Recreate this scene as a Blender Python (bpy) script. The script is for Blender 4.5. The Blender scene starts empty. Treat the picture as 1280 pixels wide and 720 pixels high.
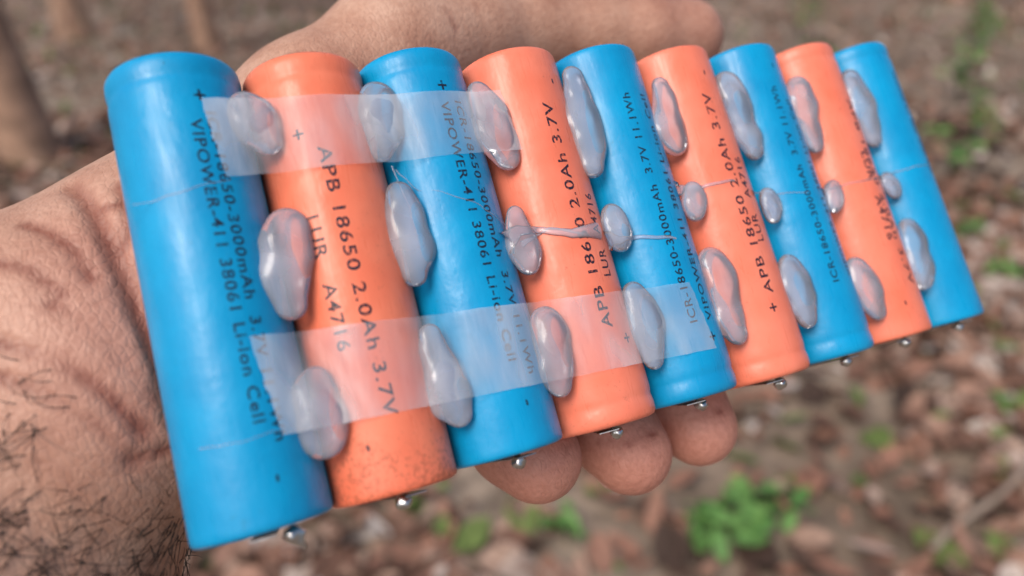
import bpy, bmesh, numpy as np, math, random
from mathutils import Matrix, Vector, noise as mnoise
random.seed(7); rng=np.random.default_rng(7)
S=bpy.context.scene
COL=S.collection

# ------------------------------------------------------------------ camera
CAM_H=1.35; TILT=28.0
cam=bpy.data.cameras.new("camera"); camo=bpy.data.objects.new("camera",cam); COL.objects.link(camo)
camo.location=(0,0,CAM_H); camo.rotation_euler=(math.radians(90-TILT),0,0)
cam.sensor_width=36; cam.lens=26.0; cam.clip_start=0.005; cam.clip_end=500
cam.dof.use_dof=True; cam.dof.focus_distance=0.121; cam.dof.aperture_fstop=9.5
S.camera=camo
S.view_settings.view_transform='Standard'; S.view_settings.look='None'; S.view_settings.exposure=0
MC=Matrix.Translation((0,0,CAM_H)) @ Matrix.Rotation(math.radians(90-TILT),4,'X')

# pack frame (mm): X along the row, Y away from the viewer, Z along the cells
r_=np.array([.874,.1618,-.4582]); a_=np.array([-.258,.9535,-.1554]); r_/=np.linalg.norm(r_); a_-=r_*(a_@r_); a_/=np.linalg.norm(a_)
b_=np.cross(a_,r_)
T_=np.array([-32.8,-31.95,-98.1]); RP=np.stack([r_,b_,a_],1)
MP=Matrix(((*RP[0],T_[0]),(*RP[1],T_[1]),(*RP[2],T_[2]),(0,0,0,1)))
PACK=MC @ Matrix.Scale(0.001,4) @ MP
PITCH=18.32; R0=9.2; L0=65.0; F=924.0
# survey helpers: real 3-D points measured on planes / cell surfaces of the pack
C_=RP.T@(-T_)
def ray(u,v): return RP.T@np.array([(u-640)/F,(360-v)/F,-1.0])
def H(u,v,b):
    d=ray(u,v); t=(b-C_[1])/d[1]; return C_+t*d
def cyl_hit(i,u,v):
    d=ray(u,v); ox=C_[0]-i*PITCH; oy=C_[1]
    A=d[0]**2+d[1]**2; B=2*(ox*d[0]+oy*d[1]); Cc=ox*ox+oy*oy-R0*R0
    D=max(B*B-4*A*Cc,0); t=(-B-math.sqrt(D))/(2*A)
    p=np.array([ox+t*d[0],oy+t*d[1]]); return math.atan2(p[0],-p[1]), C_[2]+t*d[2]

# ------------------------------------------------------------------ materials
def mat(name):
    m=bpy.data.materials.new(name); m.use_nodes=True; nt=m.node_tree; nt.nodes.clear()
    out=nt.nodes.new('ShaderNodeOutputMaterial'); return m,nt,out
def N(nt,t,**kw):
    n=nt.nodes.new(t)
    for k,v in kw.items():
        if k.startswith('_'): setattr(n,k[1:],v)
        else: n.inputs[k.replace('__',' ')].default_value=v
    return n
def ramp(nt,pts,interp='LINEAR'):
    n=nt.nodes.new('ShaderNodeValToRGB'); cr=n.color_ramp; cr.interpolation=interp
    while len(cr.elements)<len(pts): cr.elements.new(.5)
    for e,(p,c) in zip(cr.elements,pts):
        e.position=p; e.color=(*c,1) if len(c)==3 else c
    return n
def L(nt,a,b): nt.links.new(a,b)
def g(v): return (v,v,v)

def wrap_mat(name,col,col2,dirt):
    m,nt,out=mat(name)
    p=N(nt,'ShaderNodeBsdfPrincipled'); p.inputs['Roughness'].default_value=.38
    p.inputs['IOR'].default_value=1.5; p.inputs['Specular IOR Level'].default_value=.4
    tc=N(nt,'ShaderNodeTexCoord')
    oi=N(nt,'ShaderNodeObjectInfo')
    off=N(nt,'ShaderNodeVectorMath',_operation='ADD')
    mul=N(nt,'ShaderNodeVectorMath',_operation='SCALE'); mul.inputs['Scale'].default_value=300
    cmb=N(nt,'ShaderNodeCombineXYZ'); L(nt,oi.outputs['Random'],cmb.inputs[0]);L(nt,oi.outputs['Random'],cmb.inputs[2])
    L(nt,cmb.outputs[0],mul.inputs[0]); L(nt,tc.outputs['Object'],off.inputs[0]); L(nt,mul.outputs[0],off.inputs[1])
    n1=N(nt,'ShaderNodeTexNoise',Scale=.12,Detail=3.0); L(nt,off.outputs[0],n1.inputs['Vector'])
    r1=ramp(nt,[(.3,col),(.72,col2)]); L(nt,n1.outputs[0],r1.inputs[0])
    n2=N(nt,'ShaderNodeTexNoise',Scale=1.4,Detail=5.0,Roughness=.7); L(nt,off.outputs[0],n2.inputs['Vector'])
    sx=N(nt,'ShaderNodeSeparateXYZ'); L(nt,tc.outputs['Object'],sx.inputs[0])
    mr=N(nt,'ShaderNodeMapRange'); mr.inputs['From Min'].default_value=14; mr.inputs['From Max'].default_value=0
    mr.inputs['To Min'].default_value=0; mr.inputs['To Max'].default_value=dirt; L(nt,sx.outputs[2],mr.inputs[0])
    nb=N(nt,'ShaderNodeTexNoise',Scale=.13,Detail=2.0); L(nt,off.outputs[0],nb.inputs['Vector'])
    nm=N(nt,'ShaderNodeMath',_operation='MULTIPLY_ADD'); L(nt,nb.outputs[0],nm.inputs[0]); nm.inputs[1].default_value=.3; nm.inputs[2].default_value=-.14
    ad=N(nt,'ShaderNodeMath',_operation='ADD'); L(nt,n2.outputs[0],ad.inputs[0]); L(nt,mr.outputs[0],ad.inputs[1])
    ad2=N(nt,'ShaderNodeMath',_operation='ADD'); L(nt,ad.outputs[0],ad2.inputs[0]); L(nt,nm.outputs[0],ad2.inputs[1])
    r2=ramp(nt,[(.65,g(0)),(.78,g(.62))]); L(nt,ad2.outputs[0],r2.inputs[0])
    mx=N(nt,'ShaderNodeMixRGB',_blend_type='MIX'); L(nt,r2.outputs[0],mx.inputs[0]); L(nt,r1.outputs[0],mx.inputs[1])
    mx.inputs[2].default_value=(col[0]*.45+.02,col[1]*.45+.02,col[2]*.35+.02,1)
    L(nt,mx.outputs[0],p.inputs['Base Color'])
    mp=N(nt,'ShaderNodeMapping'); mp.inputs['Scale'].default_value=(1,1,.12); L(nt,off.outputs[0],mp.inputs[0])
    n3=N(nt,'ShaderNodeTexNoise',Scale=1.3,Detail=4.0); L(nt,mp.outputs[0],n3.inputs['Vector'])
    r3=ramp(nt,[(.3,g(.24)),(.7,g(.44))]); L(nt,n3.outputs[0],r3.inputs[0]); L(nt,r3.outputs[0],p.inputs['Roughness'])
    n4=N(nt,'ShaderNodeTexNoise',Scale=.3,Detail=3.0); L(nt,off.outputs[0],n4.inputs['Vector'])
    bp=N(nt,'ShaderNodeBump',Strength=.28,Distance=.0006); L(nt,n4.outputs[0],bp.inputs['Height'])
    bp2=N(nt,'ShaderNodeBump',Strength=.2,Distance=.0001); L(nt,n3.outputs[0],bp2.inputs['Height']); L(nt,bp.outputs[0],bp2.inputs['Normal'])
    L(nt,bp2.outputs[0],p.inputs['Normal']); L(nt,p.outputs[0],out.inputs[0]); return m
M_BLUE=wrap_mat("blue_sleeve",(.0,.265,.54),(.0,.335,.64),.0)
M_ORNG=wrap_mat("orange_sleeve",(.84,.185,.10),(.90,.25,.155),.03)
M_ORND=wrap_mat("orange_sleeve_soiled",(.84,.18,.09),(.90,.245,.135),.18)

def simple(name,col,rough=.5,metal=0,noise=None,bump=0,bs=1.0):
    m,nt,out=mat(name); p=N(nt,'ShaderNodeBsdfPrincipled',Roughness=rough,Metallic=metal)
    p.inputs['Base Color'].default_value=(*col,1)
    if noise:
        tc=N(nt,'ShaderNodeTexCoord'); n=N(nt,'ShaderNodeTexNoise',Scale=bs,Detail=4.0); L(nt,tc.outputs['Object'],n.inputs['Vector'])
        r=ramp(nt,[(.3,tuple(c*(1-noise) for c in col)),(.7,tuple(min(1,c*(1+noise)) for c in col))]); L(nt,n.outputs[0],r.inputs[0]); L(nt,r.outputs[0],p.inputs['Base Color'])
        if bump:
            b=N(nt,'ShaderNodeBump',Strength=.6,Distance=bump); L(nt,n.outputs[0],b.inputs['Height']); L(nt,b.outputs[0],p.inputs['Normal'])
    L(nt,p.outputs[0],out.inputs[0]); return m
M_STEEL=simple("nickel_steel",(.45,.43,.4),.32,1.0,.2,.0001,1.2)
M_SOLDER=simple("solder",(.55,.55,.55),.25,1.0,.15,.0002,1.0)

M_INK,nt,out=mat("black_ink"); p=N(nt,'ShaderNodeBsdfPrincipled',Roughness=.45); p.inputs['Base Color'].default_value=(.01,.012,.03,1)
tc=N(nt,'ShaderNodeTexCoord'); n=N(nt,'ShaderNodeTexNoise',Scale=2.8,Detail=3.0); L(nt,tc.outputs['Object'],n.inputs['Vector'])
rr=ramp(nt,[(.36,g(0.3)),(.48,g(.9))]); L(nt,n.outputs[0],rr.inputs[0]); L(nt,rr.outputs[0],p.inputs['Alpha']); L(nt,p.outputs[0],out.inputs[0])

# tape
M_TAPE,nt,out=mat("clear_tape"); tc=N(nt,'ShaderNodeTexCoord')
tr=N(nt,'ShaderNodeBsdfTransparent'); pr=N(nt,'ShaderNodeBsdfPrincipled',Roughness=.16); pr.inputs['Base Color'].default_value=(.86,.87,.9,1); pr.inputs['Specular IOR Level'].default_value=.7
n=N(nt,'ShaderNodeTexNoise',Scale=.12,Detail=2.0,Roughness=.5); mp=N(nt,'ShaderNodeMapping'); mp.inputs['Scale'].default_value=(1,1,.5); L(nt,tc.outputs['Object'],mp.inputs[0]); L(nt,mp.outputs[0],n.inputs['Vector'])
rr=ramp(nt,[(.36,g(.10)),(.5,g(.19)),(.64,g(.36))]); L(nt,n.outputs[0],rr.inputs[0])
mx=N(nt,'ShaderNodeMixShader'); L(nt,rr.outputs[0],mx.inputs[0]); L(nt,tr.outputs[0],mx.inputs[1]); L(nt,pr.outputs[0],mx.inputs[2])
n=N(nt,'ShaderNodeTexNoise',Scale=.3,Detail=2.0); mp=N(nt,'ShaderNodeMapping'); mp.inputs['Scale'].default_value=(2.0,1,.5); mp.inputs['Rotation'].default_value=(0,.3,0); L(nt,tc.outputs['Object'],mp.inputs[0]); L(nt,mp.outputs[0],n.inputs['Vector'])
bp=N(nt,'ShaderNodeBump',Strength=.45,Distance=.0005); L(nt,n.outputs[0],bp.inputs['Height']); L(nt,bp.outputs[0],pr.inputs['Normal'])
gl=N(nt,'ShaderNodeBsdfGlossy',Roughness=.08); L(nt,bp.outputs[0],gl.inputs['Normal'])
m3=N(nt,'ShaderNodeMixShader'); m3.inputs[0].default_value=.08; L(nt,mx.outputs[0],m3.inputs[1]); L(nt,gl.outputs[0],m3.inputs[2]); L(nt,m3.outputs[0],out.inputs[0])

# hot glue: clear body with a little frost
M_GLUE,nt,out=mat("hot_melt_glue"); tc=N(nt,'ShaderNodeTexCoord')
tr=N(nt,'ShaderNodeBsdfTransparent'); tr.inputs[0].default_value=(.92,.92,.95,1)
pr=N(nt,'ShaderNodeBsdfPrincipled',Roughness=.25); pr.inputs['Base Color'].default_value=(.74,.76,.86,1); pr.inputs['Specular IOR Level'].default_value=.5
lw=N(nt,'ShaderNodeLayerWeight',Blend=.4); n=N(nt,'ShaderNodeTexNoise',Scale=.16,Detail=1.0); L(nt,tc.outputs['Object'],n.inputs['Vector'])
ma=N(nt,'ShaderNodeMath',_operation='MULTIPLY_ADD'); L(nt,lw.outputs['Facing'],ma.inputs[0]); ma.inputs[1].default_value=.10; ma.inputs[2].default_value=.06
mb=N(nt,'ShaderNodeMath',_operation='MULTIPLY_ADD'); L(nt,n.outputs[0],mb.inputs[0]); mb.inputs[1].default_value=.40; L(nt,ma.outputs[0],mb.inputs[2])
mx=N(nt,'ShaderNodeMixShader'); L(nt,mb.outputs[0],mx.inputs[0]); L(nt,tr.outputs[0],mx.inputs[1]); L(nt,pr.outputs[0],mx.inputs[2])
gl=N(nt,'ShaderNodeBsdfGlossy',Roughness=.09); fr=N(nt,'ShaderNodeFresnel',IOR=1.42)
m3=N(nt,'ShaderNodeMixShader'); L(nt,fr.outputs[0],m3.inputs[0]); L(nt,mx.outputs[0],m3.inputs[1]); L(nt,gl.outputs[0],m3.inputs[2]); L(nt,m3.outputs[0],out.inputs[0])

# skin
M_SKIN,nt,out=mat("skin"); tc=N(nt,'ShaderNodeTexCoord')
p=N(nt,'ShaderNodeBsdfPrincipled',Roughness=.46); p.inputs['Specular IOR Level'].default_value=.42
n=N(nt,'ShaderNodeTexNoise',Scale=.06,Detail=4.0,Roughness=.6); L(nt,tc.outputs['Object'],n.inputs['Vector'])
r1=ramp(nt,[(.3,(.39,.19,.125)),(.5,(.52,.29,.20)),(.7,(.62,.385,.28))]); L(nt,n.outputs[0],r1.inputs[0])
at=N(nt,'ShaderNodeAttribute',_attribute_name='redness'); mx=N(nt,'ShaderNodeMixRGB'); L(nt,at.outputs['Fac'],mx.inputs[0]); L(nt,r1.outputs[0],mx.inputs[1]); mx.inputs[2].default_value=(.64,.275,.205,1)
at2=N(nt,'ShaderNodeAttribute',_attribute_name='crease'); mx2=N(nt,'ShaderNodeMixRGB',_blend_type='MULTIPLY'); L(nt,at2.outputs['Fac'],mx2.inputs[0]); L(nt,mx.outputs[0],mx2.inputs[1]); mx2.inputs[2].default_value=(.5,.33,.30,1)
n5=N(nt,'ShaderNodeTexNoise',Scale=.9,Detail=4.0,Roughness=.65); L(nt,tc.outputs['Object'],n5.inputs['Vector'])
r5=ramp(nt,[(.35,(.82,.75,.72)),(.6,(1,1,1))]); L(nt,n5.outputs[0],r5.inputs[0])
mx3=N(nt,'ShaderNodeMixRGB',_blend_type='MULTIPLY'); mx3.inputs[0].default_value=.8; L(nt,mx2.outputs[0],mx3.inputs[1]); L(nt,r5.outputs[0],mx3.inputs[2]); L(nt,mx3.outputs[0],p.inputs['Base Color'])
nd=N(nt,'ShaderNodeTexNoise',Scale=.5,Detail=2.0); L(nt,tc.outputs['Object'],nd.inputs['Vector'])
va=N(nt,'ShaderNodeVectorMath',_operation='ADD'); L(nt,tc.outputs['Object'],va.inputs[0]); L(nt,nd.outputs['Color'],va.inputs[1])
mp=N(nt,'ShaderNodeMapping'); mp.inputs['Rotation'].default_value=(0,.6,0); mp.inputs['Scale'].default_value=(.9,.9,.55); L(nt,va.outputs[0],mp.inputs[0])
vo=N(nt,'ShaderNodeTexVoronoi',_feature='DISTANCE_TO_EDGE',Scale=1.0); L(nt,mp.outputs[0],vo.inputs['Vector'])
rv=ramp(nt,[(0,g(0)),(.18,g(1))]); L(nt,vo.outputs['Distance'],rv.inputs[0])
b1=N(nt,'ShaderNodeBump',Strength=.45,Distance=.00014); L(nt,rv.outputs[0],b1.inputs['Height'])
b2=N(nt,'ShaderNodeBump',Strength=.35,Distance=.0004); L(nt,n5.outputs[0],b2.inputs['Height']); L(nt,b1.outputs[0],b2.inputs['Normal'])
L(nt,b2.outputs[0],p.inputs['Normal']); L(nt,p.outputs[0],out.inputs[0])
M_NAIL=simple("fingernail",(.62,.38,.30),.3); M_HAIR=simple("hair",(.012,.009,.008),.5)

# ------------------------------------------------------------------ mesh helpers
def mesh_obj(name,verts,faces,mats,parent=None,M=None,smooth=True,midx=None):
    me=bpy.data.meshes.new(name); me.from_pydata([tuple(v) for v in verts],[],[tuple(f) for f in faces])
    for m in (mats if isinstance(mats,list) else [mats]): me.materials.append(m)
    if midx is not None: me.polygons.foreach_set('material_index',midx)
    if smooth: me.polygons.foreach_set('use_smooth',[True]*len(me.polygons))
    me.update(); o=bpy.data.objects.new(name,me); COL.objects.link(o)
    if parent: o.parent=parent
    if M is not None: o.matrix_world=M
    return o
def lathe(prof,seg=96):
    V=[];Fc=[]
    for (r,z) in prof:
        for k in range(seg):
            t=2*math.pi*k/seg; V.append((r*math.cos(t),r*math.sin(t),z))
    for j in range(len(prof)-1):
        for k in range(seg):
            k2=(k+1)%seg; Fc.append((j*seg+k,j*seg+k2,(j+1)*seg+k2,(j+1)*seg+k))
    return V,Fc
def surface_nets(Fv,o,h):
    s=Fv<0
    nx,ny,nz=Fv.shape
    c=np.zeros((nx-1,ny-1,nz-1),np.int8)
    for i in (0,1):
        for j in (0,1):
            for k in (0,1): c+=s[i:nx-1+i,j:ny-1+j,k:nz-1+k]
    act=np.argwhere((c>0)&(c<8)); idx=-np.ones(c.shape,np.int64); idx[tuple(act.T)]=np.arange(len(act))
    acc=np.zeros((len(act),3)); cnt=np.zeros(len(act))
    cs=[(i,j,k) for i in (0,1) for j in (0,1) for k in (0,1)]
    for A in cs:
        for ax in range(3):
            if A[ax]==1: continue
            B=list(A);B[ax]=1
            fa=Fv[tuple((act+A).T)]; fb=Fv[tuple((act+np.array(B)).T)]
            m=(fa<0)!=(fb<0); t=np.where(m,fa/(np.where(m,fa-fb,1)),0)
            P=np.tile(np.array(A,float),(len(act),1)); P[:,ax]=t
            acc[m]+=P[m]; cnt[m]+=1
    V=(act+acc/cnt[:,None])*h+np.array(o)
    Q=[]
    for ax in range(3):
        a1,a2=[x for x in range(3) if x!=ax]
        sl=[slice(None)]*3; sl[ax]=slice(0,-1); s0=s[tuple(sl)]; sl[ax]=slice(1,None); s1=s[tuple(sl)]
        e=np.argwhere(s0!=s1); e=e[(e[:,a1]>0)&(e[:,a2]>0)&(e[:,a1]<Fv.shape[a1]-1)&(e[:,a2]<Fv.shape[a2]-1)]
        ins=s0[tuple(e.T)]
        def ci(d1,d2):
            q=e.copy(); q[:,a1]-=d1; q[:,a2]-=d2; return idx[tuple(q.T)]
        q=np.stack([ci(1,1),ci(0,1),ci(0,0),ci(1,0)],1)
        flip=ins if ax!=1 else ~ins
        q[~flip]=q[~flip][:,::-1]
        Q.append(q)
    Q=np.concatenate(Q); Q=Q[(Q>=0).all(1)]
    return V,Q
class Field:
    def __init__(s,lo,hi,h):
        s.lo=np.array(lo,float);s.h=h; n=[int((b-a)/h)+1 for a,b in zip(lo,hi)]
        s.ax=[np.float32(lo[i])+np.arange(n[i],dtype=np.float32)*np.float32(h) for i in range(3)]
        s.F=np.full(n,30.,np.float32)
    def box(s,pts,m):
        pts=np.array(pts);sl=[]
        for i in range(3):
            a=int(np.clip((pts[:,i].min()-m-s.lo[i])/s.h,0,len(s.ax[i]))); b=int(np.clip((pts[:,i].max()+m-s.lo[i])/s.h+1,0,len(s.ax[i])))
            sl.append(slice(a,b))
        return tuple(sl)
    def seg(s,sl,a,b):
        X=s.ax[0][sl[0]][:,None,None]-a[0];Y=s.ax[1][sl[1]][None,:,None]-a[1];Z=s.ax[2][sl[2]][None,None,:]-a[2]
        d=np.array(b,float)-np.array(a,float); L2=float(d@d)+1e-9
        t=np.clip((X*d[0]+Y*d[1]+Z*d[2])/L2,0,1).astype(np.float32)
        return np.sqrt((X-t*d[0])**2+(Y-t*d[1])**2+(Z-t*d[2])**2),t
    def cone(s,a,ra,b,rb,k):
        sl=s.box([a,b],max(ra,rb)+k+4); D,t=s.seg(sl,a,b); D=D-(ra+(rb-ra)*t)
        A=s.F[sl]; h=np.maximum(k-np.abs(A-D),0)/k; s.F[sl]=np.minimum(A,D)-h*h*k*.25
    def groove(s,pts,w,depth):
        sl=s.box(pts,w*3); best=None
        for a,b in zip(pts[:-1],pts[1:]):
            D,_=s.seg(sl,a,b); best=D if best is None else np.minimum(best,D)
        s.F[sl]+=depth*np.exp(-(best/w)**2)
def smin(A,B,k):
    h=np.maximum(k-np.abs(A-B),0)/k; return np.minimum(A,B)-h*h*k*.25

# ------------------------------------------------------------------ batteries
prof=[(6.2,.55),(6.9,.2),(7.9,.02),(8.6,.03),(9.0,.25),(9.17,.7),(9.2,1.4),(9.2,20),(9.2,40),(9.2,59.8),(9.19,60.4),(9.13,60.9),(9.04,61.3),(9.02,61.7),(9.09,62.2),(9.17,62.8),(9.18,63.5),(9.08,64.3),(8.75,64.85),(8.2,65.05),(7.4,65.0),(6.6,64.8),(6.2,64.5)]
flips=[0,0,0,1,1,1,1,0,0]
I_=[("ICR-18650-3000mAh  3.7V 11.1Wh"),("VIPOWER-411 38061 Li-ion Cell")]
O_=[("APB 18650 2.0Ah 3.7V"),("LUR   A4716")]
TXT=[
(0,I_[0],(264,140),(352,550)),(0,I_[1],(245,148),(325,528)),
(1,O_[0],(402,180),(489,516)),(1,O_[1],(388,268),(430,436)),
(2,I_[0],(574,128),(666,468)),(2,I_[1],(557,128),(642,452)),
(3,O_[0],(760,410),(682,128)),(3,O_[1],(757,345),(735,242)),
(4,I_[0],(868,405),(782,118)),(4,I_[1],(888,402),(803,120)),
(5,O_[0],(962,365),(882,115)),(5,O_[1],(950,300),(922,195)),
(6,I_[0],(1045,352),(965,108)),(6,I_[1],(1062,345),(983,125)),
(7,O_[0],(1062,125),(1138,356)),(7,O_[1],(1080,190),(1113,300)),
(8,I_[1],(1112,88),(1165,215)),
]
MARK=[(0,'+',(248,112)),(0,'-',(350,592)),(1,'+',(368,160)),(1,'-',(462,553)),(2,'+',(553,102)),(2,'-',(661,500)),(3,'-',(688,104)),(3,'+',(785,428)),
(4,'+',(893,428)),(5,'-',(880,92)),(5,'+',(968,388)),(6,'-',(964,84)),(7,'-',(1133,376)),(7,'+',(1052,95))]
batts=[]
for i in range(9):
    root=bpy.data.objects.new("lithium_battery",None); COL.objects.link(root); root.empty_display_size=.01
    tilt=Matrix.Rotation(math.radians([0,.3,-.2,.2,0,-.2,.2,0,.1][i]),4,'Y')
    Mi=PACK @ Matrix.Translation((i*PITCH,0,[0,-.3,.2,0,.3,-.2,0,.1,0][i])) @ tilt
    root.matrix_world=Mi; batts.append((root,Mi))
    P=[(r,(L0-z) if flips[i] else z) for r,z in prof]
    if flips[i]: P=P[::-1]
    V,Fc=lathe(P); mesh_obj("sleeve",V,Fc,M_BLUE if i%2==0 else (M_ORND if i==1 else M_ORNG),root,Mi)
    def fl(z): return L0-z if flips[i] else z
    V,Fc=lathe([(0,fl(.45)),(3,fl(.45)),(6.9,fl(.5)),(7.6,fl(.9))],64); mesh_obj("can_end",V,Fc,M_STEEL,root,Mi)
    V,Fc=lathe([(7.6,fl(64.3)),(6.2,fl(64.1)),(4.4,fl(64.1)),(3.6,fl(64.4)),(3.3,fl(64.8)),(2.9,fl(65.1)),(0,fl(65.1))],64); mesh_obj("terminal_button",V,Fc,[M_STEEL],root,Mi)
    for zend,sg in ((0,-1),(65,1)):
        bm=bmesh.new(); bmesh.ops.create_icosphere(bm,subdivisions=3,radius=1.0)
        for v in bm.verts:
            q=v.co.copy(); s=1+.22*mnoise.noise(q*1.3+Vector((i*7,sg,0)))
            v.co=Vector((q.x*1.15*s,q.y*1.15*s,q.z*(1.1 if sg<0 else .4)*s))
            if i==0 and sg<0 and q.z<0: v.co=Vector((v.co.x*(1+q.z*.6)*1.4+1.2*q.z*q.z,v.co.y*(1+q.z*.6),v.co.z*1.9))
        me=bpy.data.meshes.new("solder_bead"); bm.to_mesh(me); bm.free(); me.materials.append(M_SOLDER); me.polygons.foreach_set('use_smooth',[True]*len(me.polygons))
        o=bpy.data.objects.new("solder_bead",me); COL.objects.link(o); o.parent=root
        o.matrix_world=Mi@Matrix.Translation(([2.6,-.8,-.4,0,-.2,-.4,0,.2,.2][i],[-6,-5.5,-4.5,-3.5,-3.5,-4.5,-4.2,-4,-4][i] if sg<0 else 4,zend+sg*(1.3 if sg<0 else .3)))
        w=3.2; hh=zend+sg*(.75 if sg<0 else .2); y0,y1=(-6.5,6.5) if sg<0 else (2,6.5)
        V=[(-w/2,y0,hh),(w/2,y0,hh),(w/2,y1,hh),(-w/2,y1,hh),(-w/2,y0,hh+.15),(w/2,y0,hh+.15),(w/2,y1,hh+.15),(-w/2,y1,hh+.15)]
        Fc=[(0,3,2,1),(4,5,6,7),(0,1,5,4),(1,2,6,5),(2,3,7,6),(3,0,4,7)]
        mesh_obj("nickel_strip",V,Fc,M_STEEL,root,Mi@Matrix.Rotation(random.uniform(-.5,.5),4,'Z'),smooth=False)

def put_text(i,s,p0,p1=None,size=None):
    th0,z0=cyl_hit(i,*p0); root,Mi=batts[i]
    cu=bpy.data.curves.new("t",'FONT'); cu.body=s; cu.size=1.0; cu.offset=.014; cu.resolution_u=3; cu.space_character=1.15
    to=bpy.data.objects.new("t",cu); COL.objects.link(to); bpy.context.view_layer.update()
    me=bpy.data.meshes.new_from_object(to.evaluated_get(bpy.context.evaluated_depsgraph_get())); bpy.data.objects.remove(to)
    bm=bmesh.new(); bm.from_mesh(me)
    xs=[v.co.x for v in bm.verts]; W=max(xs)-min(xs); x0=min(xs)
    for yy in np.arange(-.15,.85,.12):
        bmesh.ops.bisect_plane(bm,geom=bm.verts[:]+bm.edges[:]+bm.faces[:],plane_co=(0,yy,0),plane_no=(0,1,0))
    if p1 is not None:
        th1,z1=cyl_hit(i,*p1); dirz=1 if z1>z0 else -1; sc=abs(z1-z0)/W; th=(th0+th1)/2; zs=z0
        sy=2.6 if s in O_ else 2.15
    else: dirz=-1 if not flips[i] else 1; sc=size; sy=size; th=th0; zs=z0
    dth=(th1-th0) if p1 is not None else 0
    for v in bm.verts:
        x=(v.co.x-x0)*sc; y=(v.co.y-.35)*sy
        tt=(v.co.x-x0)/W
        th_c=th+ (tt-.5)*max(-.12,min(.12,dth))
        ang=th_c+(-dirz)*y/R0
        rr=R0+.035
        v.co=Vector((rr*math.sin(ang),-rr*math.cos(ang),zs+dirz*x))
    bm.normal_update(); bm.to_mesh(me); bm.free(); me.name="printed_label"; me.materials.clear(); me.materials.append(M_INK)
    o=bpy.data.objects.new("printed_label",me); COL.objects.link(o); o.parent=root; o.matrix_world=Mi
for t in TXT: put_text(*t)
for (i,s,p) in MARK: put_text(i,s,p,None,3.2)

# ------------------------------------------------------------------ tape
def yfront(x,sag=.35):
    i=min(max(round(x/PITCH),0),8); dx=x-i*PITCH
    yc=math.sqrt(max(R0*R0-dx*dx,0))
    flat=R0-sag*math.sin(math.pi*min(abs(dx)/(PITCH/2),1)/2)**2*2.0
    if (x<0): return yc
    return max(yc,flat)
def tape(name,x0,x1,zt0,zb0,zt1,zb1,skew):
    nx,nz=300,30; V=[];Fc=[]
    for a in range(nx+1):
        for b in range(nz+1):
            s=a/nx;t=b/nz
            x=x0+(x1-x0)*s+skew*(t-.5)
            if a in (0,nx): x+=.35*mnoise.noise(Vector((t*9,a,3)))
            z=(zt0+(zt1-zt0)*s)*(1-t)+(zb0+(zb1-zb0)*s)*t
            if b in (0,nz): z+=.1*mnoise.noise(Vector((x*.4,b,9)))
            dx=x-round(x/PITCH)*PITCH; free=min(abs(dx)/(PITCH/2),1)
            fold=max(0,mnoise.noise(Vector((x*.3+z*.2,z*.1,11))))**2
            y=yfront(x)+.13+free*(.7*mnoise.noise(Vector((x*.15,z*.15,5)))+.2*mnoise.noise(Vector((x*.5,z*.25+x*.15,1)))+.7*fold)
            V.append((x,-max(y,math.sqrt(max(R0*R0-dx*dx,0))+.1),z))
    for a in range(nx):
        for b in range(nz):
            k=a*(nz+1)+b; Fc.append((k,k+1,k+nz+2,k+nz+1))
    return mesh_obj(name,V,Fc,M_TAPE,None,PACK)
tape("adhesive_tape",2.6,48.5,57.6,46.2,57.0,46.5,1.2)
tape("adhesive_tape",2.6,74.5,24.2,11.0,19.6,7.6,1.6)

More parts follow.
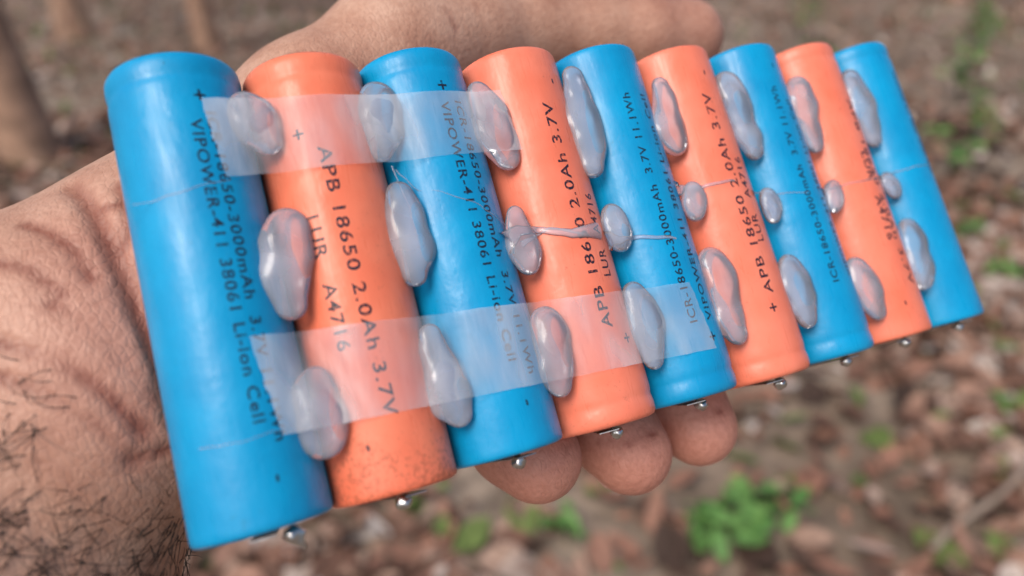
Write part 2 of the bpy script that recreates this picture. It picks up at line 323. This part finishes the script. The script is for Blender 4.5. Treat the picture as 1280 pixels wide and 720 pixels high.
# ------------------------------------------------------------------ hot glue
GL=[
(0,(320,152),80,42),(0,(356,330),142,54),(0,(404,515),120,50),
(1,(477,150),100,44),(1,(508,292),135,44),(1,(556,470),140,42),
(2,(608,157),114,44),(2,(649,300),90,32),(2,(691,440),120,44),
(3,(723,152),142,42),(3,(763,285),62,30),(3,(801,408),118,40),
(4,(827,145),100,36),(4,(861,252),50,25),(4,(900,372),132,42),
(5,(922,145),114,38),(5,(958,257),46,20),(5,(996,365),100,38),
(6,(1003,143),98,34),(6,(1042,245),42,18),(6,(1081,362),88,34),
(7,(1075,135),100,33),(7,(1108,232),34,16),(7,(1146,318),96,33)]
GV=[];GF=[];off=0
for gi,(g_i,c,Ln,W) in enumerate(GL):
    xg=(g_i+.5)*PITCH; p=H(c[0],c[1],-7.5); dd=np.linalg.norm(p-C_)
    top=H(c[0],c[1]-Ln/2,-7.5)[2]; bot=H(c[0],c[1]+Ln/2,-7.5)[2]
    w=W*dd/F/2*.97+.15
    rnd=random.Random(gi+40)
    hl=(top-bot)/2; zc=(top+bot)/2
    f=Field((xg-9,-9,zc-hl-5),(xg+9,9,zc+hl+5),.3)
    xo=rnd.uniform(-.5,.1); n=6; pts=[]
    base=rnd.choice([[.66,.75,.86,1.0,1.1,1.02],[.98,1.08,1.0,.86,.76,.7],[.84,1.04,.92,.88,1.06,.92],[.7,.78,.92,1.08,1.02,.8],[.82,.98,1.06,1.0,.85,.72]]) if Ln>60 else [.9,1,1,1,.95,.85]
    lean=rnd.uniform(-.9,.9)
    for k in range(n):
        t=k/(n-1)
        rr=min(w*base[k],hl*.95); z=zc+(hl-rr*.98)*(1-2*t)
        pts.append(((xg+xo+lean*(1-2*t)+rnd.uniform(-.4,.4),0,z),rr))
    for (a,ra),(b,rb) in zip(pts[:-1],pts[1:]): f.cone(a,ra,b,rb,1.5)
    if Ln>75:
        t=rnd.random(); sd=rnd.choice((-1,1)); z=zc+hl*.5*(1-2*t)
        f.cone((xg+xo,0,z),1.6,(xg+xo+sd*w*rnd.uniform(.5,.7),0,z+rnd.uniform(-1.5,1.5)),rnd.uniform(1.4,1.9),2.5)
    V,Q=surface_nets(f.F,f.lo,f.h)
    yc=6.8+rnd.uniform(-.1,.25); hs=.62
    lump=np.array([mnoise.noise(Vector((v[0]*.3,v[2]*.25,gi))) for v in V])
    V[:,1]=V[:,1]*hs*(1+.2*lump)-yc
    fr_=V[:,1]<-(R0-.3); V[fr_,1]=-(R0-.3)+(V[fr_,1]+(R0-.3))*.8
    GV.append(V); GF.append(Q+off); off+=len(V)
GV=np.concatenate(GV); GF=np.concatenate(GF)
def tube(pts,rads,seg=8):
    global GV,GF,off
    P=[Vector(p) for p in pts]; V=[];Fc=[]
    for k,p in enumerate(P):
        t=(P[min(k+1,len(P)-1)]-P[max(k-1,0)]).normalized(); u=t.cross(Vector((0,1,0))).normalized(); w=t.cross(u)
        for s in range(seg):
            an=2*math.pi*s/seg; q=p+(u*math.cos(an)+w*math.sin(an)*.5)*rads[k]; V.append(tuple(q))
    for k in range(len(P)-1):
        for s in range(seg):
            s2=(s+1)%seg; Fc.append((k*seg+s,k*seg+s2,(k+1)*seg+s2,(k+1)*seg+s))
    GF=np.concatenate([GF,np.array(Fc)+off]); GV=np.concatenate([GV,np.array(V)]); off+=len(V)
def surf(x,z,lift=.1):
    i=min(max(round(x/PITCH),0),8); dx=x-i*PITCH; return (x,-(max(math.sqrt(max(R0*R0-dx*dx,0)),6.9)+lift),z)
def string(pxs,r0,r1,amp=.3,r2=None):
    # r1: radius where it leaves the first blob, r2: where it lands
    if r2 is None: r2=r0*.5
    Q=[H(u,v,-R0) for u,v in pxs]; pts=[];n=40
    for k in range(n+1):
        s=k/n*(len(Q)-1); a=min(int(s),len(Q)-2); t=s-a
        q=Q[a]*(1-t)+Q[a+1]*t; z=q[2]+amp*mnoise.noise(Vector((k*.15,pxs[0][0],0)))
        pts.append(surf(q[0],z,.05))
    tube(pts,[r0+((r1 if k<n/2 else r2)-r0)*abs(2*k/n-1)**2.2 for k in range(n+1)])
string([(636,300),(655,282),(685,283),(715,292),(750,286)],.6,2.3,.3,1.6)
string([(660,300),(690,282),(740,296)],.18,.6)
string([(768,296),(800,292),(845,298)],.4,1.9)
string([(852,232),(880,228),(918,226)],.4,1.6)
string([(500,205),(530,232),(600,255),(640,275)],.06,.12,.8)
string([(495,200),(520,260),(515,300)],.06,.14,.8)
string([(165,248),(220,240),(290,222)],.06,.08,.2)
string([(250,560),(300,553),(370,530)],.04,.07,.2)
string([(1035,236),(1060,228),(1105,222)],.12,.8)
string([(945,238),(960,235),(1010,240)],.1,.5)
string([(1105,218),(1130,210),(1165,205)],.1,.5)
me=bpy.data.meshes.new("hot_glue"); me.from_pydata(GV.tolist(),[],GF.tolist()); me.materials.append(M_GLUE); me.polygons.foreach_set('use_smooth',[True]*len(me.polygons))
o=bpy.data.objects.new("hot_glue",me); COL.objects.link(o); o.matrix_world=PACK

# ------------------------------------------------------------------ hand
lo=(-120,-15,-125);hi=(135,62,100)
f=Field(lo,hi,.95)
K=10
# forearm
f.cone(H(-20,505,31),19,H(-170,800,26),22,K)
f.cone(H(95,520,30),20,H(5,800,30),22,K)
f.cone(H(30,520,34),20,H(-80,800,32),24,K)
# palm (metacarpals)
f.cone(H(80,440,30),16,H(520,220,32),12.5,K)
f.cone(H(95,460,30),17,H(480,290,32),12.5,K)
f.cone(H(120,490,29),18,H(420,370,31),12,K)
f.cone(H(150,520,27),17,H(370,440,28),11,K)
# thenar + thumb metacarpal, hypothenar
f.cone(H(48,380,25),14.0,H(215,310,27),14.8,K)
f.cone(H(215,310,27),14.8,H(395,150,28),14.2,K)
f.cone(H(120,410,22),14.5,H(300,260,25),13,K)
f.cone(H(130,520,22),15,H(300,470,24),13,K)
f.cone(H(395,150,28),14.2,H(490,72,26),12.5,8)
f.cone(H(490,72,26),12.5,H(560,45,26),11,8)
hand=f.F
fingers=[]
def finger(pts,k=2.5):
    ff=Field(lo,hi,.95)
    for (a,ra),(b,rb) in zip(pts[:-1],pts[1:]): ff.cone(a,ra,b,rb,k)
    fingers.append(ff.F)
tips=[]
TH=[(H(500,66,26),11.5),(H(600,40,25),10.6),(H(660,36,25),10.3),(H(740,42,23),9.6),(H(800,46,21),9.9),(H(858,46,19),9.0)]
PK=[(H(380,440,24),9.5),(H(520,438,25),8.8),(H(560,465,25),8.6),(H(612,510,22),8.3),(H(645,548,18),8.5),(H(672,573,15),8.0)]
RG=[(H(440,360,26),10),(H(610,395,27),9.0),(H(650,415,27),9),(H(728,490,22),8.4),(H(765,538,18),8.5),(H(788,566,15),7.9)]
MD=[(H(510,280,27),10.5),(H(700,335,28),9.2),(H(745,365,28),9),(H(820,440,22),8.3),(H(852,500,18),8.3),(H(873,534,15),7.7)]
IX=[(H(550,200,28),10.5),(H(750,235,28),9.2),(H(800,262,28),9),(H(880,320,22),8.3),(H(915,370,18),8.2),(H(935,400,17),7.5)]
for P in (TH,PK,RG,MD,IX): finger(P); tips.append(np.array(P[-1][0]))
al=fingers[1]
for q in fingers[2:]: al=smin(al,q,.9)
hand=smin(hand,al,7.0); hand=smin(hand,fingers[0],7.0)
f.F=hand; del fingers,al
for i in range(9):
    m=f.box([(i*PITCH,0,0),(i*PITCH,0,65)],R0+4)
    D=np.sqrt((f.ax[0][m[0]][:,None,None]-i*PITCH)**2+f.ax[1][m[1]][None,:,None]**2)-(R0+.25)
    Dz=np.maximum(-f.ax[2][m[2]]-.2,f.ax[2][m[2]]-65.2)[None,None,:]
    D=np.maximum(D,Dz); f.F[m]=np.maximum(f.F[m],-D)
CR=[]
def crease(pxs,b,w,d):
    pts=[]
    for u,v in pxs:
        dr=ray(u,v); dr=dr/np.linalg.norm(dr); q=None
        for t in np.arange(60,230,.5):
            p_=C_+dr*t; ii=((p_-f.lo)/f.h).astype(int)
            if (ii<0).any() or (ii>=f.F.shape).any(): continue
            if f.F[tuple(ii)]<0: q=p_;break
        if q is not None: pts.append(q)
    if len(pts)>1: f.groove(pts,w,d); CR.append((pts,w))
crease([(88,232),(108,250),(128,285),(152,335),(178,400),(205,470),(222,520)],0,1.3,1.7)
crease([(150,330),(158,300),(160,270),(150,235)],0,.8,.8)
crease([(30,282),(60,290),(95,315),(115,350)],0,.9,.7)
crease([(0,330),(40,340),(80,370)],0,.9,.6)
crease([(0,430),(60,445),(120,480),(180,540)],0,1.0,.8)
crease([(0,470),(60,492),(120,530),(170,580)],0,.9,.65)
crease([(60,380),(100,400),(150,450),(190,500)],0,.8,.6)
crease([(130,600),(170,570),(215,560)],0,.8,.5)
crease([(110,260),(135,262),(170,250)],0,.7,.5)
crease([(330,85),(370,70),(420,78)],0,.8,.5)
crease([(555,12),(568,34),(566,62)],0,.7,.35)
crease([(592,10),(602,36),(600,60)],0,.7,.3)
crease([(622,566),(650,574),(672,574),(706,560)],0,.7,.4)
crease([(750,552),(785,556),(818,542)],0,.7,.4)
crease([(845,530),(875,526),(900,515)],0,.7,.35)
V,Q=surface_nets(f.F,f.lo,f.h)
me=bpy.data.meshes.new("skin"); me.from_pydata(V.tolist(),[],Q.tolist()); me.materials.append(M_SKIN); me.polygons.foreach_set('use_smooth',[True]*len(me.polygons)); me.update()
red=np.zeros(len(V)); 
for k,t in enumerate(tips): red=np.maximum(red,np.clip(1.25-np.linalg.norm(V-t,axis=1)/20,0,1)*(1 if k else .25))
redp=H(240,400,10); red=np.maximum(red,.6*np.clip(1.3-np.linalg.norm(V-redp,axis=1)/24,0,1))
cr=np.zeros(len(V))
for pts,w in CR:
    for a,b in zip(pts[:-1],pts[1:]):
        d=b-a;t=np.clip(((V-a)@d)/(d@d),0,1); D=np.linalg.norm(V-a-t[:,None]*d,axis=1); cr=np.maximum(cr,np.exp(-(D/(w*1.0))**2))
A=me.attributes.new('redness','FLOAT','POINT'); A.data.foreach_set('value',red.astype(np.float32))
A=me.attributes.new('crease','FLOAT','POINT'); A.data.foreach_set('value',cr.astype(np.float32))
hroot=bpy.data.objects.new("human_hand",None); COL.objects.link(hroot); hroot.matrix_world=PACK; hroot.empty_display_size=.01
ho=bpy.data.objects.new("palm_and_fingers",me); COL.objects.link(ho); ho.parent=hroot; ho.matrix_world=PACK
sm=ho.modifiers.new("smooth",'SMOOTH'); sm.factor=.5; sm.iterations=2
for P in (TH,PK,RG,MD,IX):
    a=Vector(P[-2][0]); b=Vector(P[-1][0]); ax=(b-a).normalized(); back=Vector((0,1,0)); back=(back-ax*back.dot(ax)).normalized(); sd=ax.cross(back); r=P[-1][1]
    Vn=[];Fn=[];n1,n2=10,12
    for i in range(n1+1):
        for j in range(n2+1):
            s=i/n1*2-1; t=j/n2; an=s*.8; ln=-8+11*t-(1.6*s*s if t>.5 else 0)*(t-.5)*2
            rad=math.sqrt(max(r*r-max(ln,0)**2,1))+.2
            Vn.append(tuple(b+ax*ln+(back*math.cos(an)+sd*math.sin(an))*rad))
    for i in range(n1):
        for j in range(n2):
            k=i*(n2+1)+j; Fn.append((k,k+1,k+n2+2,k+n2+1))
    no=mesh_obj("fingernail",Vn,Fn,M_NAIL,hroot,PACK); so=no.modifiers.new("s",'SOLIDIFY'); so.thickness=.4; so.offset=0
# arm hair
vn=np.zeros(len(V)*3,np.float32); me.vertex_normals.foreach_get('vector',vn)
vn=vn.reshape(-1,3)
pc=(RP@V.T).T+T_; px=640+F*pc[:,0]/-pc[:,2]; py=360-F*pc[:,1]/-pc[:,2]
todir=C_-V; todir/=np.linalg.norm(todir,axis=1)[:,None]
facing=np.sum(vn*todir,1)>-.1
wgt=np.zeros(len(V)); 
wgt+=np.exp(-(((px-30)/75)**2+((py-690)/60)**2))*.8
wgt+=np.exp(-(((px-10)/60)**2+((py-530)/50)**2))*.35
wgt+=np.exp(-(((px-190)/60)**2+((py-700)/60)**2))*.4
wgt+=np.exp(-(((px+60)/90)**2+((py-650)/140)**2))*.3
wgt*=facing; wgt/=wgt.sum()
ids=rng.choice(len(V),400,p=wgt)
cu=bpy.data.curves.new("arm_hair",'CURVE'); cu.dimensions='3D'; cu.bevel_depth=.07; cu.bevel_resolution=0
down=Vector(RP.T@np.array([-.9,-.35,.1]))
for k in ids:
    p0=Vector(V[k]); nn=Vector(vn[k]); d=(down+Vector(rng.normal(0,.6,3))); d=(d-nn*d.dot(nn)).normalized(); ln=random.uniform(2.5,9.5)
    bend=Vector(rng.normal(0,.35,3))
    sp=cu.splines.new('POLY'); sp.points.add(5)
    for j in range(6):
        t=j/5; q=p0+d*ln*t+nn*(.1+ln*.16*math.sin(t*2.2))+bend*ln*t*t
        sp.points[j].co=(*q,1); sp.points[j].radius=1-.8*t
cu.materials.append(M_HAIR); co_=bpy.data.objects.new("arm_hair",cu); COL.objects.link(co_); co_.parent=hroot; co_.matrix_world=PACK

# ------------------------------------------------------------------ ground
M_GR,nt,out=mat("forest_soil"); tc=N(nt,'ShaderNodeTexCoord'); p=N(nt,'ShaderNodeBsdfPrincipled',Roughness=.9)
n=N(nt,'ShaderNodeTexNoise',Scale=1.2,Detail=6.0,Roughness=.65); L(nt,tc.outputs['Object'],n.inputs['Vector'])
n2=N(nt,'ShaderNodeTexNoise',Scale=14.,Detail=5.0,Roughness=.7); L(nt,tc.outputs['Object'],n2.inputs['Vector'])
r1=ramp(nt,[(.3,(.13,.09,.06)),(.5,(.25,.185,.135)),(.7,(.38,.30,.23))]); L(nt,n.outputs[0],r1.inputs[0])
r2=ramp(nt,[(.3,g(.4)),(.7,g(1.35))]); L(nt,n2.outputs[0],r2.inputs[0])
mx=N(nt,'ShaderNodeMixRGB',_blend_type='MULTIPLY'); mx.inputs[0].default_value=1; L(nt,r1.outputs[0],mx.inputs[1]); L(nt,r2.outputs[0],mx.inputs[2]); L(nt,mx.outputs[0],p.inputs['Base Color'])
L(nt,p.outputs[0],out.inputs[0])
def gz(x,y):
    d=math.hypot(x,y); a=min(d/3,1)
    return a*(.06*mnoise.noise(Vector((x*.5,y*.5,0)))+.02*mnoise.noise(Vector((x*2,y*2,4))))+ (0.012*(d-25) if d>25 else 0)
xs=np.concatenate([-np.geomspace(200,12,14)[:-1],np.linspace(-12,12,121),np.geomspace(12,200,14)[1:]])
V=[(x,y,gz(x,y)) for x in xs for y in xs]; n_=len(xs)
Fc=[(i*n_+j,(i+1)*n_+j,(i+1)*n_+j+1,i*n_+j+1) for i in range(n_-1) for j in range(n_-1)]
mesh_obj("ground",V,Fc,M_GR)

def leaf_mat(name,stops,rough=.7):
    m,nt,out=mat(name); p=N(nt,'ShaderNodeBsdfPrincipled',Roughness=rough); at=N(nt,'ShaderNodeAttribute',_attribute_name='tone')
    p.inputs['Specular IOR Level'].default_value=.25
    r=ramp(nt,stops,'LINEAR'); L(nt,at.outputs['Fac'],r.inputs[0]); tc=N(nt,'ShaderNodeTexCoord'); n=N(nt,'ShaderNodeTexNoise',Scale=40.,Detail=2.0); L(nt,tc.outputs['Object'],n.inputs['Vector'])
    r2=ramp(nt,[(.3,g(.7)),(.7,g(1.15))]); L(nt,n.outputs[0],r2.inputs[0]); mx=N(nt,'ShaderNodeMixRGB',_blend_type='MULTIPLY'); mx.inputs[0].default_value=1; L(nt,r.outputs[0],mx.inputs[1]); L(nt,r2.outputs[0],mx.inputs[2]); L(nt,mx.outputs[0],p.inputs['Base Color'])
    L(nt,p.outputs[0],out.inputs[0])
    return m
M_LITTER=leaf_mat("dry_leaf",[(0,(.05,.03,.022)),(.25,(.15,.08,.055)),(.5,(.29,.145,.10)),(.72,(.36,.23,.17)),(.88,(.44,.33,.27)),(.96,(.56,.48,.43)),(1,(.13,.18,.05))])
M_GREEN=leaf_mat("green_leaf",[(0,(.04,.09,.025)),(.5,(.09,.21,.05)),(1,(.17,.33,.09))],.5)
M_BARK=simple("bark",(.36,.22,.15),.9,0,.4,.02,9.0)
M_TWIG=simple("dry_twig",(.34,.26,.20),.85,0,.3,.0,12.0)

def leaves_mesh(name,pos,length,width,tone,mt,flat=.35,parent=None):
    n=len(pos); prof=[(0,.05),(.25,.8),(.55,1.),(.8,.6),(1,.03)]
    yaw=rng.uniform(0,2*math.pi,n); tx=rng.normal(0,flat,n); ty=rng.normal(0,flat,n)
    d=np.stack([np.cos(yaw)*np.cos(tx),np.sin(yaw)*np.cos(tx),np.sin(tx)],1)
    s=np.stack([-np.sin(yaw)*np.cos(ty),np.cos(yaw)*np.cos(ty),np.sin(ty)],1); nn=np.cross(d,s)
    curl=rng.uniform(-.25,.45,n); cup=rng.uniform(-.1,.5,n)
    V=np.zeros((n,15,3))
    for a,(t,w) in enumerate(prof):
        for b,sd in enumerate((-1,0,1)):
            V[:,a*3+b]=pos+d*((t-.5)*length)[:,None]+s*(sd*w*width/2)[:,None]+nn*((curl*(t-.5)**2*2*length)+cup*abs(sd)*w*width/2)[:,None]
    Fq=np.array([(a*3+b,a*3+b+1,a*3+b+4,a*3+b+3) for a in range(4) for b in range(2)])
    FF=(np.arange(n)[:,None,None]*15+Fq[None]).reshape(-1,4)
    me=bpy.data.meshes.new(name); me.from_pydata(V.reshape(-1,3).tolist(),[],FF.tolist()); me.materials.append(mt)
    A=me.attributes.new('tone','FLOAT','POINT'); A.data.foreach_set('value',np.repeat(tone,15).astype(np.float32))
    o=bpy.data.objects.new(name,me); COL.objects.link(o)
    if parent: o.parent=parent
    return o
nL=52000
rad=np.sqrt(rng.uniform(.15,14**2,nL))*np.where(rng.random(nL)<.6,.42,1); th=rng.uniform(math.radians(20),math.radians(160),nL)
px_=rad*np.cos(th); py_=rad*np.sin(th)
cl=np.array([mnoise.noise(Vector((x*.9,y*.9,7))) for x,y in zip(px_,py_)])
keep=rng.random(nL)<np.clip(.8+cl*1.5,.3,1); px_=px_[keep];py_=py_[keep];cl=cl[keep]
pos=np.array([(x,y,gz(x,y)+random.uniform(.004,.04)) for x,y in zip(px_,py_)])
ln=rng.uniform(.04,.13,len(pos)); tone=np.clip(rng.beta(1.7,1.7,len(pos))+cl*.35,0,.93); tone[rng.random(len(pos))<.05]=.96; tone[rng.random(len(pos))<.05]=1
leaves_mesh("leaf_litter",pos,ln,ln*rng.uniform(.35,.75,len(pos)),tone,M_LITTER,.35)

def tube_mesh(paths,seg=8):
    V=[];Fc=[]
    for P in paths:
        base=len(V); Pv=[Vector(p) for p,_ in P]
        for k,(p,r) in enumerate(P):
            t=(Pv[min(k+1,len(P)-1)]-Pv[max(k-1,0)]).normalized(); u=t.orthogonal().normalized() if abs(t.z)<.5 else t.cross(Vector((1,0,0))).normalized(); w=t.cross(u)
            for s in range(seg):
                an=2*math.pi*s/seg; V.append(tuple(Vector(p)+(u*math.cos(an)+w*math.sin(an))*r*(1+.12*mnoise.noise(Vector((k*.7,s*1.3,base))))))
        for k in range(len(P)-1):
            for s in range(seg):
                s2=(s+1)%seg; Fc.append((base+k*seg+s,base+k*seg+s2,base+(k+1)*seg+s2,base+(k+1)*seg+s))
    return V,Fc
paths=[]
for k in range(200):
    r=math.sqrt(random.uniform(6,90)); t=random.uniform(.3,2.85); x,y=r*math.cos(t),r*math.sin(t); ya=random.uniform(0,6.28); ln_=random.uniform(.1,.45); rr=random.uniform(.002,.004); P=[]
    for j in range(6):
        s=j/5; ya+=random.uniform(-.15,.15); xx=x+math.cos(ya)*ln_*s; yy=y+math.sin(ya)*ln_*s; P.append(((xx,yy,gz(xx,yy)+.03+.02*s),rr*(1.1-.6*s)))
    paths.append(P)
V,Fc=tube_mesh(paths,6); mesh_obj("fallen_twigs",V,Fc,M_TWIG)
P=[((.92+.42*s,1.17+.30*s+.01*math.sin(s*7),.05+.02*s),.010-.004*s) for s in np.linspace(0,1.15,10)]
V,Fc=tube_mesh([P],8); mesh_obj("fallen_stick",V,Fc,M_TWIG)

def seedling(x,y,h,n,ls):
    root=bpy.data.objects.new("seedling",None); COL.objects.link(root); root.location=(x,y,gz(x,y)); bpy.context.view_layer.update()
    paths=[];pos=[]
    for k in range(max(2,n//6)):
        a=random.uniform(0,6.28); lean=random.uniform(.1,.5); hh=h*random.uniform(.6,1); P=[]
        for j in range(5):
            s=j/4; P.append(((math.cos(a)*lean*hh*s*s,math.sin(a)*lean*hh*s*s,hh*s),.003*(1.2-s)))
        paths.append(P)
        for j in range(6):
            s=random.uniform(.45,1.05); pos.append((math.cos(a)*lean*hh*s*s+random.gauss(0,ls*.55),math.sin(a)*lean*hh*s*s+random.gauss(0,ls*.55),hh*s))
    V,Fc=tube_mesh(paths,5); mesh_obj("stem",V,Fc,M_GREEN,root,root.matrix_world.copy())
    pos=np.array(pos); lo_=leaves_mesh("foliage",pos,rng.uniform(.7,1.2,len(pos))*ls,rng.uniform(.4,.6,len(pos))*ls,rng.uniform(.3,1,len(pos)),M_GREEN,.4,root)
for q in [(.52,1.30,.09,18,.08),(.60,1.36,.09,12,.075),(.44,1.26,.05,6,.06),(.13,1.26,.07,8,.05),(2.35,3.8,.25,24,.09),(2.0,3.0,.15,14,.07),(1.9,4.9,.25,24,.09),(-1.6,3.2,.15,10,.06),(.9,5.6,.3,16,.09),(-.8,4.6,.15,10,.07),(1.6,2.3,.1,8,.05),(3.3,5.5,.4,30,.1),(2.8,4.4,.3,30,.08),(1.45,1.75,.06,6,.05),(1.2,6.6,.4,30,.09),(3.9,6.5,.5,36,.1),(1.95,2.6,.12,12,.06),(2.5,6.0,.35,30,.1),(4.6,7.6,.5,40,.1),(3.0,8.0,.5,36,.1),(-1.2,7.5,.4,24,.09)]:
    seedling(*q)
paths=[];pos=[]
for k in range(260):
    x=random.uniform(-9,9); y=random.uniform(5.5,14); h=random.uniform(.25,1.2); a=random.uniform(0,6.28); ln_=random.uniform(0,.35)
    P=[((x+math.cos(a)*ln_*h*s*s,y+math.sin(a)*ln_*h*s*s,gz(x,y)+h*s),.007*(1.15-s)) for s in np.linspace(0,1,6)]; paths.append(P)
    for j in range(18):
        s=random.uniform(.1,1.05); pos.append((P[0][0][0]+math.cos(a)*ln_*h*s*s+random.gauss(0,.14),P[0][0][1]+math.sin(a)*ln_*h*s*s+random.gauss(0,.14),gz(x,y)+h*s))
V,Fc=tube_mesh(paths,5); ug=mesh_obj("undergrowth",V,Fc,M_TWIG)
pos=np.array(pos); tn=np.clip(.35+.58*rng.beta(2,2,len(pos)),0,1); tn[rng.random(len(pos))<.15]=1
leaves_mesh("dry_foliage",pos,rng.uniform(.05,.11,len(pos)),rng.uniform(.03,.06,len(pos)),tn,M_LITTER,.7,ug)

def tree(x,y,r,h):
    root=bpy.data.objects.new("broadleaf_tree",None); COL.objects.link(root); root.location=(x,y,gz(x,y)-.05); bpy.context.view_layer.update()
    lean=(random.uniform(-.04,.04),random.uniform(-.04,.04)); P=[]
    for j in range(16):
        s=j/15; P.append(((lean[0]*h*s+.05*math.sin(s*6+x),lean[1]*h*s,h*s),r*((1.35 if j==0 else 1.1 if j==1 else 1)-.75*s)))
    paths=[P];cl=[]
    for k in range(9):
        s=random.uniform(.5,.97); b=Vector(P[int(s*15)][0]); a=random.uniform(0,6.28); l=h*random.uniform(.18,.36)*(1.3-s)+.6; Q=[]
        for j in range(6):
            t=j/5; q=b+Vector((math.cos(a)*l*t,math.sin(a)*l*t,l*.55*t+.15*t*t)); Q.append((tuple(q),r*.35*(1.1-t)))
            if j>2: cl.append(q)
        paths.append(Q)
    cl.append(Vector(P[-1][0]))
    V,Fc=tube_mesh(paths,12); mesh_obj("trunk_and_limbs",V,Fc,M_BARK,root,root.matrix_world.copy())
    pos=[]
    for c in cl:
        rr=random.uniform(.45,.9)
        for j in range(45):
            v=Vector((random.gauss(0,1),random.gauss(0,1),random.gauss(0,.7))); v=v.normalized()*rr*random.random()**.45; pos.append(tuple(c+v))
    pos=np.array(pos); leaves_mesh("crown",pos,rng.uniform(.11,.2,len(pos)),rng.uniform(.06,.11,len(pos)),rng.uniform(0,1,len(pos)),M_GREEN,.6,root)
for q in [(-2.72,4.1,.13,6.5),(-2.9,7.4,.10,8),(-4.8,8.4,.15,9),(-.6,12.5,.13,8),(3.3,13.5,.12,9),(6.2,11.0,.14,8),(-6.5,12,.16,9),(7.5,13,.16,9)]:
    tree(*q)

# ------------------------------------------------------------------ light
w=bpy.data.worlds.new("World"); S.world=w; w.use_nodes=True; nt=w.node_tree; bg=nt.nodes['Background']
sk=nt.nodes.new('ShaderNodeTexSky'); sk.sky_type='NISHITA'; sk.sun_disc=False; sk.sun_elevation=math.radians(52); sk.sun_rotation=math.radians(-145); sk.air_density=1.0; sk.dust_density=4.5; sk.ozone_density=1.0
nt.links.new(sk.outputs[0],bg.inputs[0]); bg.inputs[1].default_value=.15
sl=bpy.data.lights.new("sun",'SUN'); sl.energy=1.6; sl.angle=math.radians(30); sl.color=(1,.96,.9)
so=bpy.data.objects.new("sun",sl); COL.objects.link(so)
az=math.radians(-145); el=math.radians(52); dv=Vector((math.sin(az)*math.cos(el),math.cos(az)*math.cos(el),math.sin(el)))
so.rotation_euler=dv.to_track_quat('Z','Y').to_euler()
